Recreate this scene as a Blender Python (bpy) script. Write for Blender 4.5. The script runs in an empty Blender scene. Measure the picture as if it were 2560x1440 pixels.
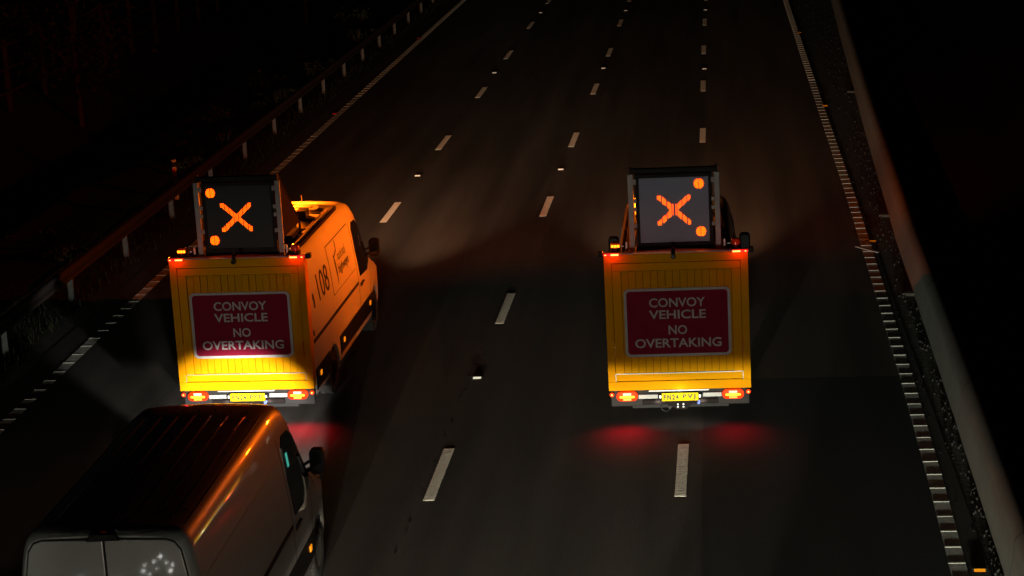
import bpy, bmesh, math, random
from mathutils import Vector, Matrix

random.seed(7)
R = math.radians
PI = math.pi
scene = bpy.context.scene
col = scene.collection

# ------------------------------------------------------------------ camera
CAM_Z = 9.2
pitch, yaw, roll = 0.23821, 0.10441, -0.05222
cy_, sy_, cp_, sp_ = math.cos(yaw), math.sin(yaw), math.cos(pitch), math.sin(pitch)
fw = Vector((-sy_ * cp_, cy_ * cp_, -sp_))
rt = Vector((cy_, sy_, 0))
up = rt.cross(fw)
rt2 = math.cos(roll) * rt + math.sin(roll) * up
up2 = -math.sin(roll) * rt + math.cos(roll) * up
cam_data = bpy.data.cameras.new('camera')
cam = bpy.data.objects.new('camera', cam_data)
col.objects.link(cam)
cam.matrix_world = Matrix(((rt2.x, up2.x, -fw.x, 0), (rt2.y, up2.y, -fw.y, 0), (rt2.z, up2.z, -fw.z, CAM_Z), (0, 0, 0, 1)))
cam_data.sensor_width = 36.0
cam_data.lens = 5169.39 * 36.0 / 2560.0
cam_data.clip_start = 0.5
cam_data.clip_end = 2000
scene.camera = cam

# ------------------------------------------------------------------ night sky, exposure
world = bpy.data.worlds.new('World')
scene.world = world
world.use_nodes = True
bg = world.node_tree.nodes['Background']
bg.inputs['Color'].default_value = (0.6, 0.55, 0.75, 1)
bg.inputs['Strength'].default_value = 0.0006
vs = scene.view_settings
vs.view_transform = 'Standard'
vs.look = 'None'
vs.exposure = 0.0
vs.gamma = 1.0
vs.use_curve_mapping = False
scene.cycles.use_denoising = True
scene.cycles.max_bounces = 6
scene.cycles.sample_clamp_indirect = 4.0

TRAFFIC_1, TRAFFIC_2, REAR_FILL = 10000, 8800, 1050
TRAFFIC_3 = 13000
BEACON = 900
VAN_FAR = 5200
FOLLOW = 2600
SWEEP = 300
AMBER = (1.0, 0.14, 0.003)
RED = (1.0, 0.02, 0.03)


def lamp(kind, name, loc, power, color=(1, 1, 1), radius=0.05, size=None, blend=0.3, target=None, parent=None):
    ld = bpy.data.lights.new(name, kind)
    ld.energy = power
    ld.color = color
    ld.shadow_soft_size = radius
    if kind == 'SPOT':
        ld.spot_size = R(size)
        ld.spot_blend = blend
    o = bpy.data.objects.new(name, ld)
    col.objects.link(o)
    o.location = loc
    if target is not None:
        d = Vector(target) - Vector(loc)
        o.rotation_euler = d.to_track_quat('-Z', 'Y').to_euler()
    if parent is not None:
        o.parent = parent
    return o


# unseen following traffic's head lamps, plus added spots that fill the van backs
WARM = (1.0, 0.86, 0.66)
COOL = (0.95, 1.0, 0.82)


def dipped(x, y, z, power, color, edge=0.6, half=26, blend=0.03, side=0.0, parent=None, fwd=1):
    """head lamp with a flat upper cut-off 'edge' degrees above the horizon"""
    a = R(half - edge)
    return lamp('SPOT', 'head_lamp_beam', (x, y, z), power, color, 0.07, 2 * half, blend,
                (x + side * 10 * math.cos(a), y + 10 * math.cos(a), z - 10 * math.sin(a)), parent)


for hx, hy, hp, hc in ((-1.25, -6.0, TRAFFIC_1, COOL), (0.05, -6.0, TRAFFIC_1, COOL), (-4.65, 8.0, TRAFFIC_2, WARM), (-3.35, 8.0, TRAFFIC_2, WARM),
                       (0.9, -2.0, TRAFFIC_3, COOL), (2.1, -2.0, TRAFFIC_3, COOL)):
    dipped(hx, hy, 0.75 if hy < 0 else 0.95, hp, hc, half=30 if hy < 0 else 26)
    if hy < -3:
        lamp('SPOT', 'van_rear_fill', (hx, hy, 0.78), REAR_FILL, hc, 0.07, 15, 1.0, (-0.7, 28, 2.3))  # added narrow spot that brightens the right van's upper rear
for hx in (-9.6, -8.3):
    lamp('SPOT', 'van_rear_fill', (hx, -4.0, 3.1), 1500, COOL, 0.07, 7.5, 1.0, (-7.2, 29, 2.2))  # added high spots with no known lamp, fill the left van's rear
dipped(-11.0, -4.0, 0.8, 11000, COOL, half=6, blend=0.2)  # added lone beam along the left edge line, lights its ribs
# a car close behind the white van, and others farther back that mirror in its doors
for hx, hz, hp, hr in ((-7.23, 0.80, 1.6, 0.05), (-6.81, 0.78, 1.6, 0.05), (-6.49, 0.93, 0.10, 0.014), (-6.36, 1.04, 0.06, 0.010), (-6.28, 1.10, 0.12, 0.014),
                       (-6.42, 0.89, 0.05, 0.010), (-6.18, 0.93, 0.12, 0.015), (-6.15, 1.00, 0.08, 0.011), (-6.47, 1.00, 0.04, 0.009), (-6.22, 1.03, 0.05, 0.010), (-6.33, 0.96, 0.03, 0.008)):
    hy = 14.6
    lamp('POINT', 'following_lamp', (hx, hy, hz), hp, (1, 0.97, 0.93), hr)

# ------------------------------------------------------------------ materials
def mat(name, color=(0.5, 0.5, 0.5), rough=0.5, metal=0.0, coat=0.0, spec=0.5, emit=None, estr=1.0,
        var=None, bump=None, transmission=0.0):
    """var = (scale, amount, second colour); bump = (scale, distance, strength)"""
    m = bpy.data.materials.new(name)
    m.use_nodes = True
    nt = m.node_tree
    b = nt.nodes['Principled BSDF']
    b.inputs['Base Color'].default_value = (*color, 1)
    b.inputs['Roughness'].default_value = rough
    b.inputs['Metallic'].default_value = metal
    b.inputs['Coat Weight'].default_value = coat
    b.inputs['Coat Roughness'].default_value = 0.06
    b.inputs['Specular IOR Level'].default_value = spec
    b.inputs['Transmission Weight'].default_value = transmission
    if emit:
        b.inputs['Emission Color'].default_value = (*emit, 1)
        b.inputs['Emission Strength'].default_value = estr
    tc = None
    if var or bump:
        tc = nt.nodes.new('ShaderNodeTexCoord')
    if var:
        n = nt.nodes.new('ShaderNodeTexNoise')
        n.inputs['Scale'].default_value = var[0]
        n.inputs['Detail'].default_value = 6
        n.inputs['Roughness'].default_value = 0.65
        nt.links.new(tc.outputs['Object'], n.inputs['Vector'])
        r = nt.nodes.new('ShaderNodeValToRGB')
        r.color_ramp.elements[0].position = 0.5 - 0.5 * var[1]
        r.color_ramp.elements[1].position = 0.5 + 0.5 * var[1]
        r.color_ramp.elements[0].color = (*var[2], 1)
        r.color_ramp.elements[1].color = (*color, 1)
        nt.links.new(n.outputs['Fac'], r.inputs['Fac'])
        nt.links.new(r.outputs['Color'], b.inputs['Base Color'])
    if bump:
        n = nt.nodes.new('ShaderNodeTexNoise')
        n.inputs['Scale'].default_value = bump[0]
        n.inputs['Detail'].default_value = 5
        n.inputs['Roughness'].default_value = 0.7
        nt.links.new(tc.outputs['Object'], n.inputs['Vector'])
        bp = nt.nodes.new('ShaderNodeBump')
        bp.inputs['Distance'].default_value = bump[1]
        bp.inputs['Strength'].default_value = bump[2]
        nt.links.new(n.outputs['Fac'], bp.inputs['Height'])
        nt.links.new(bp.outputs['Normal'], b.inputs['Normal'])
    return m


def asphalt(name, c1, c2, bump=0.012, streak=0.5, rough=0.92):
    m = bpy.data.materials.new(name)
    m.use_nodes = True
    nt = m.node_tree
    L = nt.links.new
    b = nt.nodes['Principled BSDF']
    b.inputs['Roughness'].default_value = rough
    b.inputs['Specular IOR Level'].default_value = 0.3
    b.inputs['Diffuse Roughness'].default_value = 1.0
    tc = nt.nodes.new('ShaderNodeTexCoord')
    mp = nt.nodes.new('ShaderNodeMapping')
    mp.inputs['Scale'].default_value = (1.1, 0.05, 1)
    L(tc.outputs['Object'], mp.inputs['Vector'])
    big = nt.nodes.new('ShaderNodeTexNoise')
    big.inputs['Scale'].default_value = 1.6
    big.inputs['Detail'].default_value = 6
    L(mp.outputs['Vector'], big.inputs['Vector'])
    fine = nt.nodes.new('ShaderNodeTexNoise')
    fine.inputs['Scale'].default_value = 45
    fine.inputs['Detail'].default_value = 5
    fine.inputs['Roughness'].default_value = 0.75
    L(tc.outputs['Object'], fine.inputs['Vector'])
    mix = nt.nodes.new('ShaderNodeMix')
    mix.data_type = 'FLOAT'
    mix.inputs[0].default_value = 1 - streak
    L(big.outputs['Fac'], mix.inputs[2])
    L(fine.outputs['Fac'], mix.inputs[3])
    r = nt.nodes.new('ShaderNodeValToRGB')
    r.color_ramp.elements[0].position = 0.32
    r.color_ramp.elements[1].position = 0.68
    r.color_ramp.elements[0].color = (*c1, 1)
    r.color_ramp.elements[1].color = (*c2, 1)
    L(mix.outputs[0], r.inputs['Fac'])
    L(r.outputs['Color'], b.inputs['Base Color'])
    bp = nt.nodes.new('ShaderNodeBump')
    bp.inputs['Distance'].default_value = bump
    bp.inputs['Strength'].default_value = 0.8
    L(fine.outputs['Fac'], bp.inputs['Height'])
    L(bp.outputs['Normal'], b.inputs['Normal'])
    return m


M = {}
M['asphalt'] = asphalt('asphalt', (0.006, 0.0055, 0.005), (0.046, 0.040, 0.036), 0.018)
M['asphalt_new'] = asphalt('asphalt_new', (0.004, 0.004, 0.0045), (0.022, 0.022, 0.022), 0.012)
M['asphalt_warm'] = asphalt('asphalt_warm', (0.012, 0.009, 0.007), (0.062, 0.046, 0.036), 0.018)
M['joint'] = mat('joint_seal', (0.008, 0.008, 0.008), 0.6, bump=(60, 0.01, 1))
M['soil'] = mat('soil', (0.075, 0.06, 0.045), 0.95, var=(3.0, 0.5, (0.025, 0.02, 0.016)), bump=(9, 0.08, 1))
M['verge'] = mat('verge_soil', (0.05, 0.045, 0.03), 0.95, var=(2.0, 0.5, (0.018, 0.018, 0.012)), bump=(7, 0.1, 1))
M['bank'] = mat('bank_soil', (0.05, 0.03, 0.022), 0.95, var=(1.0, 0.5, (0.02, 0.015, 0.01)), bump=(4, 0.1, 1))
M['grass'] = mat('grass', (0.04, 0.043, 0.022), 0.85, spec=0.1, var=(6, 0.5, (0.022, 0.025, 0.012)))
M['leaf'] = mat('leaf', (0.04, 0.05, 0.02), 0.75, spec=0.2, var=(4, 0.5, (0.025, 0.035, 0.012)))
M['bark'] = mat('bark', (0.06, 0.045, 0.035), 0.9, bump=(20, 0.02, 1))
M['paint'] = mat('road_paint', (0.84, 0.80, 0.70), 0.75, var=(14, 0.5, (0.55, 0.5, 0.43)), bump=(48, 0.03, 1.0))
M['paint'].node_tree.nodes['Principled BSDF'].inputs['Diffuse Roughness'].default_value = 1.0
M['edge_paint'] = mat('edge_paint', (0.74, 0.71, 0.64), 0.8, var=(10, 0.5, (0.45, 0.43, 0.39)), bump=(34, 0.03, 1.0))
M['rib_paint'] = mat('rib_paint', (0.44, 0.42, 0.37), 0.7, var=(18, 0.5, (0.5, 0.48, 0.42)))
M['concrete'] = mat('concrete', (0.40, 0.385, 0.34), 0.85, var=(1.2, 0.7, (0.26, 0.25, 0.22)), bump=(30, 0.006, 0.6))
M['galv'] = mat('galvanised_steel', (0.42, 0.42, 0.41), 0.55, 0.2, var=(5, 0.6, (0.28, 0.27, 0.26)))
M['white'] = mat('white_car_paint', (0.72, 0.71, 0.69), 0.42, 0, 0.35, var=(1.2, 0.8, (0.62, 0.60, 0.57)))
M['white_gloss'] = mat('white_gloss_paint', (0.52, 0.515, 0.50), 0.4, 0, 1.0, var=(1.0, 0.8, (0.45, 0.44, 0.42)), bump=(7, 0.004, 0.6))
for k_, v_ in (('Coat IOR', 1.9), ('Coat Roughness', 0.03)):
    M['white_gloss'].node_tree.nodes['Principled BSDF'].inputs[k_].default_value = v_
M['black'] = mat('black_plastic', (0.010, 0.010, 0.011), 0.5, spec=0.25)
M['matt_black'] = mat('matt_black', (0.01, 0.01, 0.01), 0.8)
M['dark_steel'] = mat('dark_painted_steel', (0.016, 0.012, 0.012), 0.85, spec=0.1, bump=(30, 0.003, 0.5))
M['tyre'] = mat('tyre_rubber', (0.022, 0.021, 0.020), 0.85, bump=(40, 0.006, 0.6))
M['rim'] = mat('steel_rim', (0.24, 0.24, 0.24), 0.45, 0.6)
M['glass'] = mat('dark_glass', (0.008, 0.009, 0.010), 0.04, 0, 0, 0.6)
M['yellow'] = mat('yellow_panel_paint', (0.82, 0.34, 0.002), 0.65, 0, 0.0, 0.02, var=(2.5, 0.8, (0.72, 0.295, 0.002)), bump=(1.6, 0.004, 0.4))
M['yellow_b'] = mat('yellow_plank_paint', (0.74, 0.31, 0.002), 0.65, 0, 0.0, 0.02, var=(2.0, 0.8, (0.62, 0.26, 0.002)), bump=(2.2, 0.004, 0.4))
M['dark_yellow'] = mat('dark_yellow_backing', (0.22, 0.09, 0.002), 0.8, spec=0.02)  # darker yellow behind the plank and frame gaps
M['alu'] = mat('bright_aluminium', (0.5, 0.5, 0.5), 0.45, 0.6)
M['crimson'] = mat('crimson_sign_sheet', (0.25, 0.008, 0.034), 0.7, spec=0.08, var=(5, 0.8, (0.21, 0.007, 0.026)))
M['sign_white'] = mat('white_sign_sheet', (0.56, 0.52, 0.52), 0.7, spec=0.1, var=(6, 0.8, (0.46, 0.43, 0.43)))
M['plate'] = mat('yellow_plate', (0.85, 0.58, 0.003), 0.6, spec=0.1)
M['print'] = mat('black_print', (0.012, 0.010, 0.010), 0.5)
M['screen_dark'] = mat('dark_screen', (0.03, 0.033, 0.036), 0.5, spec=0.25)
M['screen_glare'] = mat('screen_with_glare', (0.36, 0.42, 0.56), 0.7, spec=0.2, var=(1.5, 0.9, (0.28, 0.33, 0.44)))  # same kind of screen, with reflected traffic light put into its colour
M['led'] = mat('lit_led', (0.1, 0.02, 0.01), 0.4, emit=(1.0, 0.24, 0.0), estr=6.0)
M['led_halo'] = mat('led_halo_rim', (0.2, 0.01, 0.01), 0.4, emit=(1.0, 0.004, 0.002), estr=2.4)  # red halo of the overbright diodes, given as a glowing rim
M['amber_lens'] = mat('lit_amber_lens', (0.5, 0.15, 0.01), 0.2, emit=(1.0, 0.26, 0.006), estr=4.0)
M['amber_dim'] = mat('amber_marker_lens', (0.6, 0.2, 0.01), 0.2, emit=(1.0, 0.28, 0.006), estr=0.8)
M['amber_off'] = mat('unlit_amber_lens', (0.35, 0.07, 0.01), 0.15, coat=0.6)
M['tail_red'] = mat('lit_red_lens', (0.25, 0.004, 0.002), 0.4, spec=0.05, emit=(1.0, 0.05, 0.001), estr=1.5)
M['tail_hot'] = mat('lit_tail_bar', (0.4, 0.15, 0.01), 0.4, spec=0.05, emit=(1.0, 0.42, 0.025), estr=2.4)
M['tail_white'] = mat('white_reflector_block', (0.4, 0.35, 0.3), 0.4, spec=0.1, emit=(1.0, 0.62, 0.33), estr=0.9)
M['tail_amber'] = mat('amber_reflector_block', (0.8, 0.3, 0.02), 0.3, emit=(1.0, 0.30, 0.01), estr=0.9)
M['mark_red'] = mat('lit_red_marker', (0.4, 0.01, 0.01), 0.3, emit=(1.0, 0.015, 0.012), estr=0.8)
M['mark_hot'] = mat('lit_marker_core', (0.5, 0.1, 0.05), 0.3, emit=(1.0, 0.30, 0.05), estr=4.5)
M['plate_lamp'] = mat('lit_plate_lamp', (0.8, 0.8, 0.8), 0.3, emit=(1.0, 0.97, 0.85), estr=3.0)
M['red_reflector'] = mat('red_reflector', (0.75, 0.03, 0.02), 0.25)
M['amber_reflector'] = mat('amber_reflector', (0.9, 0.30, 0.01), 0.25)
M['white_reflector'] = mat('white_reflector', (0.95, 0.93, 0.88), 0.25)
M['screen_cyan'] = mat('lit_tablet_screen', (0.1, 0.2, 0.2), 0.3, emit=(0.05, 0.50, 0.38), estr=0.6)
M['delineator'] = mat('delineator_plastic', (0.70, 0.66, 0.6), 0.6)
M['blue_socket'] = mat('blue_plastic', (0.10, 0.16, 0.6), 0.4)


# ------------------------------------------------------------------ mesh helpers
class MB:
    def __init__(s):
        s.v, s.f = [], []

    def add(s, vs, fs):
        n = len(s.v)
        s.v += [tuple(p) for p in vs]
        s.f += [tuple(i + n for i in f) for f in fs]
        return s

    def box(s, x0, x1, y0, y1, z0, z1):
        return s.add([(x0, y0, z0), (x1, y0, z0), (x1, y1, z0), (x0, y1, z0), (x0, y0, z1), (x1, y0, z1), (x1, y1, z1), (x0, y1, z1)],
                     [(0, 3, 2, 1), (4, 5, 6, 7), (0, 1, 5, 4), (1, 2, 6, 5), (2, 3, 7, 6), (3, 0, 4, 7)])

    def tube(s, pts, r, n=8, cap=True):
        pts = [Vector(p) for p in pts]
        rings = []
        for i, p in enumerate(pts):
            d = (pts[min(i + 1, len(pts) - 1)] - pts[max(i - 1, 0)]).normalized()
            a = d.cross(Vector((0, 0, 1)))
            if a.length < 1e-3:
                a = d.cross(Vector((1, 0, 0)))
            a.normalize()
            b = d.cross(a)
            rr = r[i] if isinstance(r, (list, tuple)) else r
            rings.append([p + rr * (math.cos(2 * PI * k / n) * a + math.sin(2 * PI * k / n) * b) for k in range(n)])
        vs = [q for ring in rings for q in ring]
        fs = []
        for i in range(len(rings) - 1):
            for k in range(n):
                k2 = (k + 1) % n
                fs.append((i * n + k, i * n + k2, (i + 1) * n + k2, (i + 1) * n + k))
        if cap:
            fs.append(tuple(range(n))[::-1])
            fs.append(tuple(range((len(rings) - 1) * n, len(rings) * n)))
        return s.add(vs, fs)

    def prism(s, poly, axis, a, b):
        """poly: 2-D outline; axis 'x' -> (y,z), 'y' -> (x,z), 'z' -> (x,y); extruded from a to b"""
        def P(p, t):
            return {'x': (t, p[0], p[1]), 'y': (p[0], t, p[1]), 'z': (p[0], p[1], t)}[axis]
        n = len(poly)
        vs = [P(p, a) for p in poly] + [P(p, b) for p in poly]
        fs = [tuple(range(n)), tuple(range(n, 2 * n))[::-1]]
        for i in range(n):
            j = (i + 1) % n
            fs.append((i, i + n, j + n, j))
        return s.add(vs, fs)

    def lathe(s, prof, axis, c, n=28):
        """prof: list of (r, t) with t along the axis"""
        vs = []
        for r, t in prof:
            for k in range(n):
                a = 2 * PI * k / n
                u, w = r * math.cos(a), r * math.sin(a)
                q = {'x': (t, u, w), 'y': (u, t, w), 'z': (u, w, t)}[axis]
                vs.append((q[0] + c[0], q[1] + c[1], q[2] + c[2]))
        fs = []
        for i in range(len(prof) - 1):
            for k in range(n):
                k2 = (k + 1) % n
                fs.append((i * n + k, i * n + k2, (i + 1) * n + k2, (i + 1) * n + k))
        if prof[0][0] > 1e-6:
            fs.append(tuple(range(n))[::-1])
        if prof[-1][0] > 1e-6:
            fs.append(tuple(range((len(prof) - 1) * n, len(prof) * n)))
        return s.add(vs, fs)

    def build(s, name, material, parent=None, smooth=False, bevel=0.0, kind=None, loc=None):
        me = bpy.data.meshes.new(name)
        me.from_pydata(s.v, [], s.f)
        bm = bmesh.new()
        bm.from_mesh(me)
        bmesh.ops.remove_doubles(bm, verts=bm.verts, dist=1e-5)
        bmesh.ops.recalc_face_normals(bm, faces=bm.faces)
        if bevel > 0:
            es = [e for e in bm.edges if len(e.link_faces) == 2 and e.calc_face_angle(0) > 0.5]
            bmesh.ops.bevel(bm, geom=es, offset=bevel, segments=2, profile=0.6, affect='EDGES', clamp_overlap=True)
        bm.to_mesh(me)
        bm.free()
        if smooth:
            for p in me.polygons:
                p.use_smooth = True
            try:
                me.set_sharp_from_angle(angle=R(40))
            except Exception:
                pass
        me.materials.append(material)
        o = bpy.data.objects.new(name, me)
        col.objects.link(o)
        if parent is not None:
            o.parent = parent
        if kind:
            o['kind'] = kind
        if loc is not None:
            o.location = loc
        return o


def tag(o, label, cat, group=None):
    o['label'] = label
    o['category'] = cat
    if group:
        o['group'] = group
    return o


def thing(name, label, cat, loc=(0, 0, 0), rotz=0.0, group=None):
    o = bpy.data.objects.new(name, None)
    col.objects.link(o)
    o.location = loc
    o.rotation_euler = (0, 0, rotz)
    o.empty_display_size = 0.3
    return tag(o, label, cat, group)


def copy_tree(o, parent=None):
    c = o.copy()
    col.objects.link(c)
    if parent is not None:
        c.parent = parent
    for ch in list(o.children):
        copy_tree(ch, c)
    return c


def rrect(cx, cz, w, h, r, n=5):
    pts = []
    for (sx, sz, a0) in ((1, 1, 0), (-1, 1, 90), (-1, -1, 180), (1, -1, 270)):
        for k in range(n + 1):
            a = R(a0 + 90 * k / n)
            pts.append((cx + sx * (w / 2 - r) + r * math.cos(a), cz + sz * (h / 2 - r) + r * math.sin(a)))
    return pts


def lerp_tab(tab, y):
    if y <= tab[0][0]:
        (a, b), (c, d) = tab[0], tab[1]
    elif y >= tab[-1][0]:
        (a, b), (c, d) = tab[-2], tab[-1]
    else:
        for i in range(len(tab) - 1):
            if tab[i][0] <= y <= tab[i + 1][0]:
                (a, b), (c, d) = tab[i], tab[i + 1]
                break
    return b + (d - b) * (y - a) / (c - a)


def text_mesh(txt, width, height, bold=0.0, depth=0.002, spacing=1.0):
    """letters in the local XY plane, centred, scaled to the wanted width and cap height"""
    cu = bpy.data.curves.new('lettering', 'FONT')
    cu.body = txt
    cu.extrude = 0.02
    cu.offset = bold
    cu.space_character = spacing
    cu.resolution_u = 3
    o = bpy.data.objects.new('lettering', cu)
    col.objects.link(o)
    dg = bpy.context.evaluated_depsgraph_get()
    dg.update()
    me = bpy.data.meshes.new_from_object(o.evaluated_get(dg))
    bpy.data.objects.remove(o)
    xs = [v.co.x for v in me.vertices]
    ys = [v.co.y for v in me.vertices]
    x0, x1, y0, y1 = min(xs), max(xs), min(ys), max(ys)
    for v in me.vertices:
        v.co.x = (v.co.x - (x0 + x1) / 2) / (x1 - x0) * width
        v.co.y = (v.co.y - (y0 + y1) / 2) / (y1 - y0) * height
        v.co.z = v.co.z / 0.02 * depth
    return me


def lettering(txt, width, height, material, parent, loc, rot, bold=0.0, name='lettering', spacing=1.0):
    me = text_mesh(txt, width, height, bold, 0.002, spacing)
    me.materials.append(material)
    me.name = name
    o = bpy.data.objects.new(name, me)
    col.objects.link(o)
    o.parent = parent
    o.location = loc
    o.rotation_euler = rot
    return o


REAR = (PI / 2, 0, 0)           # reads from behind the van


# ------------------------------------------------------------------ the setting
Y0, Y1 = -30.0, 150.0
EDGE_L = [(-30, -10.9), (22, -10.97), (29.35, -11.0), (33.5, -11.04), (39.7, -11.1), (50.4, -11.08), (89.6, -11.02), (150, -10.9)]
EDGE_R = [(-30, 1.9), (10, 2.4), (22.95, 2.56), (26.34, 2.63), (31.1, 2.69), (39.5, 2.74), (45, 2.77), (58.5, 2.77), (85, 2.80), (150, 3.0)]
BARR = [(-30, 2.6), (10, 2.97), (23.4, 3.18), (27.1, 3.25), (32.1, 3.34), (40.8, 3.47), (54.3, 3.81), (84.4, 4.69), (95, 5.05), (150, 7.2)]


def strip(tab_l, tab_r, z, name, material, y0=Y0, y1=Y1, step=3.0, kind='structure', parent=None):
    mb = MB()
    n = max(2, int((y1 - y0) / step))
    vs, fs = [], []
    for i in range(n + 1):
        y = y0 + (y1 - y0) * i / n
        vs += [(tab_l(y), y, z), (tab_r(y), y, z)]
        if i:
            a = 2 * (i - 1)
            fs.append((a, a + 1, a + 3, a + 2))
    mb.add(vs, fs)
    o = mb.build(name, material, parent)
    if kind:
        o['kind'] = kind
    return o


# ground sheet to the horizon
g = MB()
g.add([(-900, -900, -0.35), (900, -900, -0.35), (900, 1200, -0.35), (-900, 1200, -0.35)], [(0, 1, 2, 3)])
g.build('ground', M['soil'], kind='structure')
# carriageway slab
road = MB()
road.box(-11.75, 3.02, Y0, Y1, -0.3, 0.0)
road = road.build('road', M['asphalt'], kind='structure')
# outer lane laid in two different surfacings
strip(lambda y: -0.335, lambda y: lerp_tab(EDGE_R, y) + 0.03, 0.004, 'lane_surface', M['asphalt_warm'], 31.22, Y1)
strip(lambda y: -0.335, lambda y: lerp_tab(EDGE_R, y) + 0.03, 0.004, 'lane_surface', M['asphalt_new'], Y0, 31.2)
# central reserve
strip(lambda y: 3.025, lambda y: 60.0, -0.02, 'central_reserve', M['soil'], Y0, Y1)

# left verge: a bumpy strip of soil, then the bank that climbs away
def heights(x, y):
    h = 0.0
    for k, (fx, fy, p) in enumerate(((1.7, 1.1, 0.3), (3.9, 2.7, 1.1), (0.6, 0.43, 2.0))):
        h += math.sin(fx * x + p + 0.7 * math.sin(fy * y)) * math.cos(fy * y + 1.3 * p) / (k + 1.2)
    return h


mb = MB()
nx, ny = 22, 220
vs, fs = [], []
for j in range(ny + 1):
    y = Y0 + (Y1 - Y0) * j / ny
    for i in range(nx + 1):
        t = i / nx
        x = -11.755 - 1.9 * t
        vs.append((x, y, -0.015 + min(0.02, 0.012 + 0.03 * t) * 0.5 + 0.03 * t * heights(3 * x, y * 1.3) - 0.05 * t))
for j in range(ny):
    for i in range(nx):
        a = j * (nx + 1) + i
        fs.append((a, a + 1, a + nx + 2, a + nx + 1))
mb.add(vs, fs)
mb.build('verge', M['verge'], smooth=True, kind='structure')
mb = MB()
nx, ny = 26, 90
vs, fs = [], []
for j in range(ny + 1):
    y = Y0 + (Y1 - Y0) * j / ny
    for i in range(nx + 1):
        t = i / nx
        x = -13.655 - 40 * t
        d = 40 * t
        z = -0.08 - 0.35 * min(d, 3.0) / 3.0 + 0.22 * max(0, d - 4.0) * (1 if d < 16 else 0) + (2.64 if d >= 16 else 0)
        vs.append((x, y, z + 0.12 * min(1, d) * heights(0.4 * x, y * 0.3)))
for j in range(ny):
    for i in range(nx):
        a = j * (nx + 1) + i
        fs.append((a, a + 1, a + nx + 2, a + nx + 1))
mb.add(vs, fs)
mb.build('embankment', M['bank'], smooth=True, kind='structure')


# lane dashes: thermoplastic slabs, pieces of the road
def dash_mesh():
    bm_ = MB()
    rr = random.Random(3)
    n, m_ = 74, 5
    vs, fs = [], []
    for j in range(n + 1):
        for i in range(m_ + 1):
            x = -0.075 + 0.15 * i / m_
            y = -1.1 + 2.2 * j / n
            if i in (0, m_):
                x += rr.uniform(-0.004, 0.004)
            edge = j in (0, n) or i in (0, m_)
            z = 0.005 if edge else 0.007 + rr.uniform(-0.0016, 0.0016)
            vs.append((x, y, z))
    for j in range(n):
        for i in range(m_):
            a = j * (m_ + 1) + i
            fs.append((a, a + 1, a + m_ + 2, a + m_ + 1))
    per = [i for i in range(m_ + 1)] + [j * (m_ + 1) + m_ for j in range(1, n + 1)] + \
          [n * (m_ + 1) + i for i in range(m_ - 1, -1, -1)] + [j * (m_ + 1) for j in range(n - 1, 0, -1)]
    base = len(vs)
    for p in per:
        vs.append((vs[p][0], vs[p][1], 0.001))
    for k in range(len(per)):
        k2 = (k + 1) % len(per)
        fs.append((per[k], base + k, base + k2, per[k2]))
    bm_.add(vs, fs)
    return bm_


DASHES = [(-7.23, 81.2), (-7.27, 72.3), (-7.28, 63.35), (-7.33, 54.3), (-7.39, 45.2), (-7.46, 36.2), (-7.53, 27.1),
          (-3.68, 80.75), (-3.69, 71.9), (-3.74, 63.2), (-3.81, 54.05), (-3.87, 45.3), (-3.925, 36.15), (-3.97, 26.95),
          (-0.40, 79.85), (-0.42, 71.6), (-0.42, 63.0), (-0.41, 54.05), (-0.48, 45.0), (-0.55, 36.0), (-0.62, 26.95),
          (-7.18, 90.2), (-3.63, 89.7), (-0.36, 88.9), (-7.15, 99.2), (-3.58, 98.7), (-0.32, 97.9)]
LINES = {0: [d for d in DASHES if d[0] < -6], 1: [d for d in DASHES if -6 < d[0] < -2], 2: [d for d in DASHES if d[0] > -2]}
d0 = dash_mesh().build('lane_dash', M['paint'], road)
first = True
for li, ds in LINES.items():
    ds = sorted(ds, key=lambda d: d[1])
    for k, (x, y) in enumerate(ds):
        o = d0 if first else d0.copy()
        if not first:
            col.objects.link(o)
            o.parent = road
        first = False
        xa, ya = ds[max(0, k - 1)]
        xb, yb = ds[min(len(ds) - 1, k + 1)]
        o.location = (x, y, 0.0015)
        o.rotation_euler = (0, 0, -math.atan2(xb - xa, yb - ya))

# pitted longitudinal joint beside the middle lane line
mb = MB()
rr = random.Random(11)
y = 22.0
while y < 60:
    w = rr.uniform(0.006, 0.016)
    l = rr.uniform(0.03, 0.12)
    x = -4.11 + (y - 27) * 0.0062 + rr.uniform(-0.02, 0.02)
    mb.prism([(x - w, y), (x + w * 0.7, y - l * 0.2), (x + w, y + l * 0.6), (x - w * 0.4, y + l)], 'z', -0.01, 0.005)
    y += l + rr.uniform(0.2, 1.6)
mb.build('joint_seal', M['joint'], road, kind='stuff')


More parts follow.
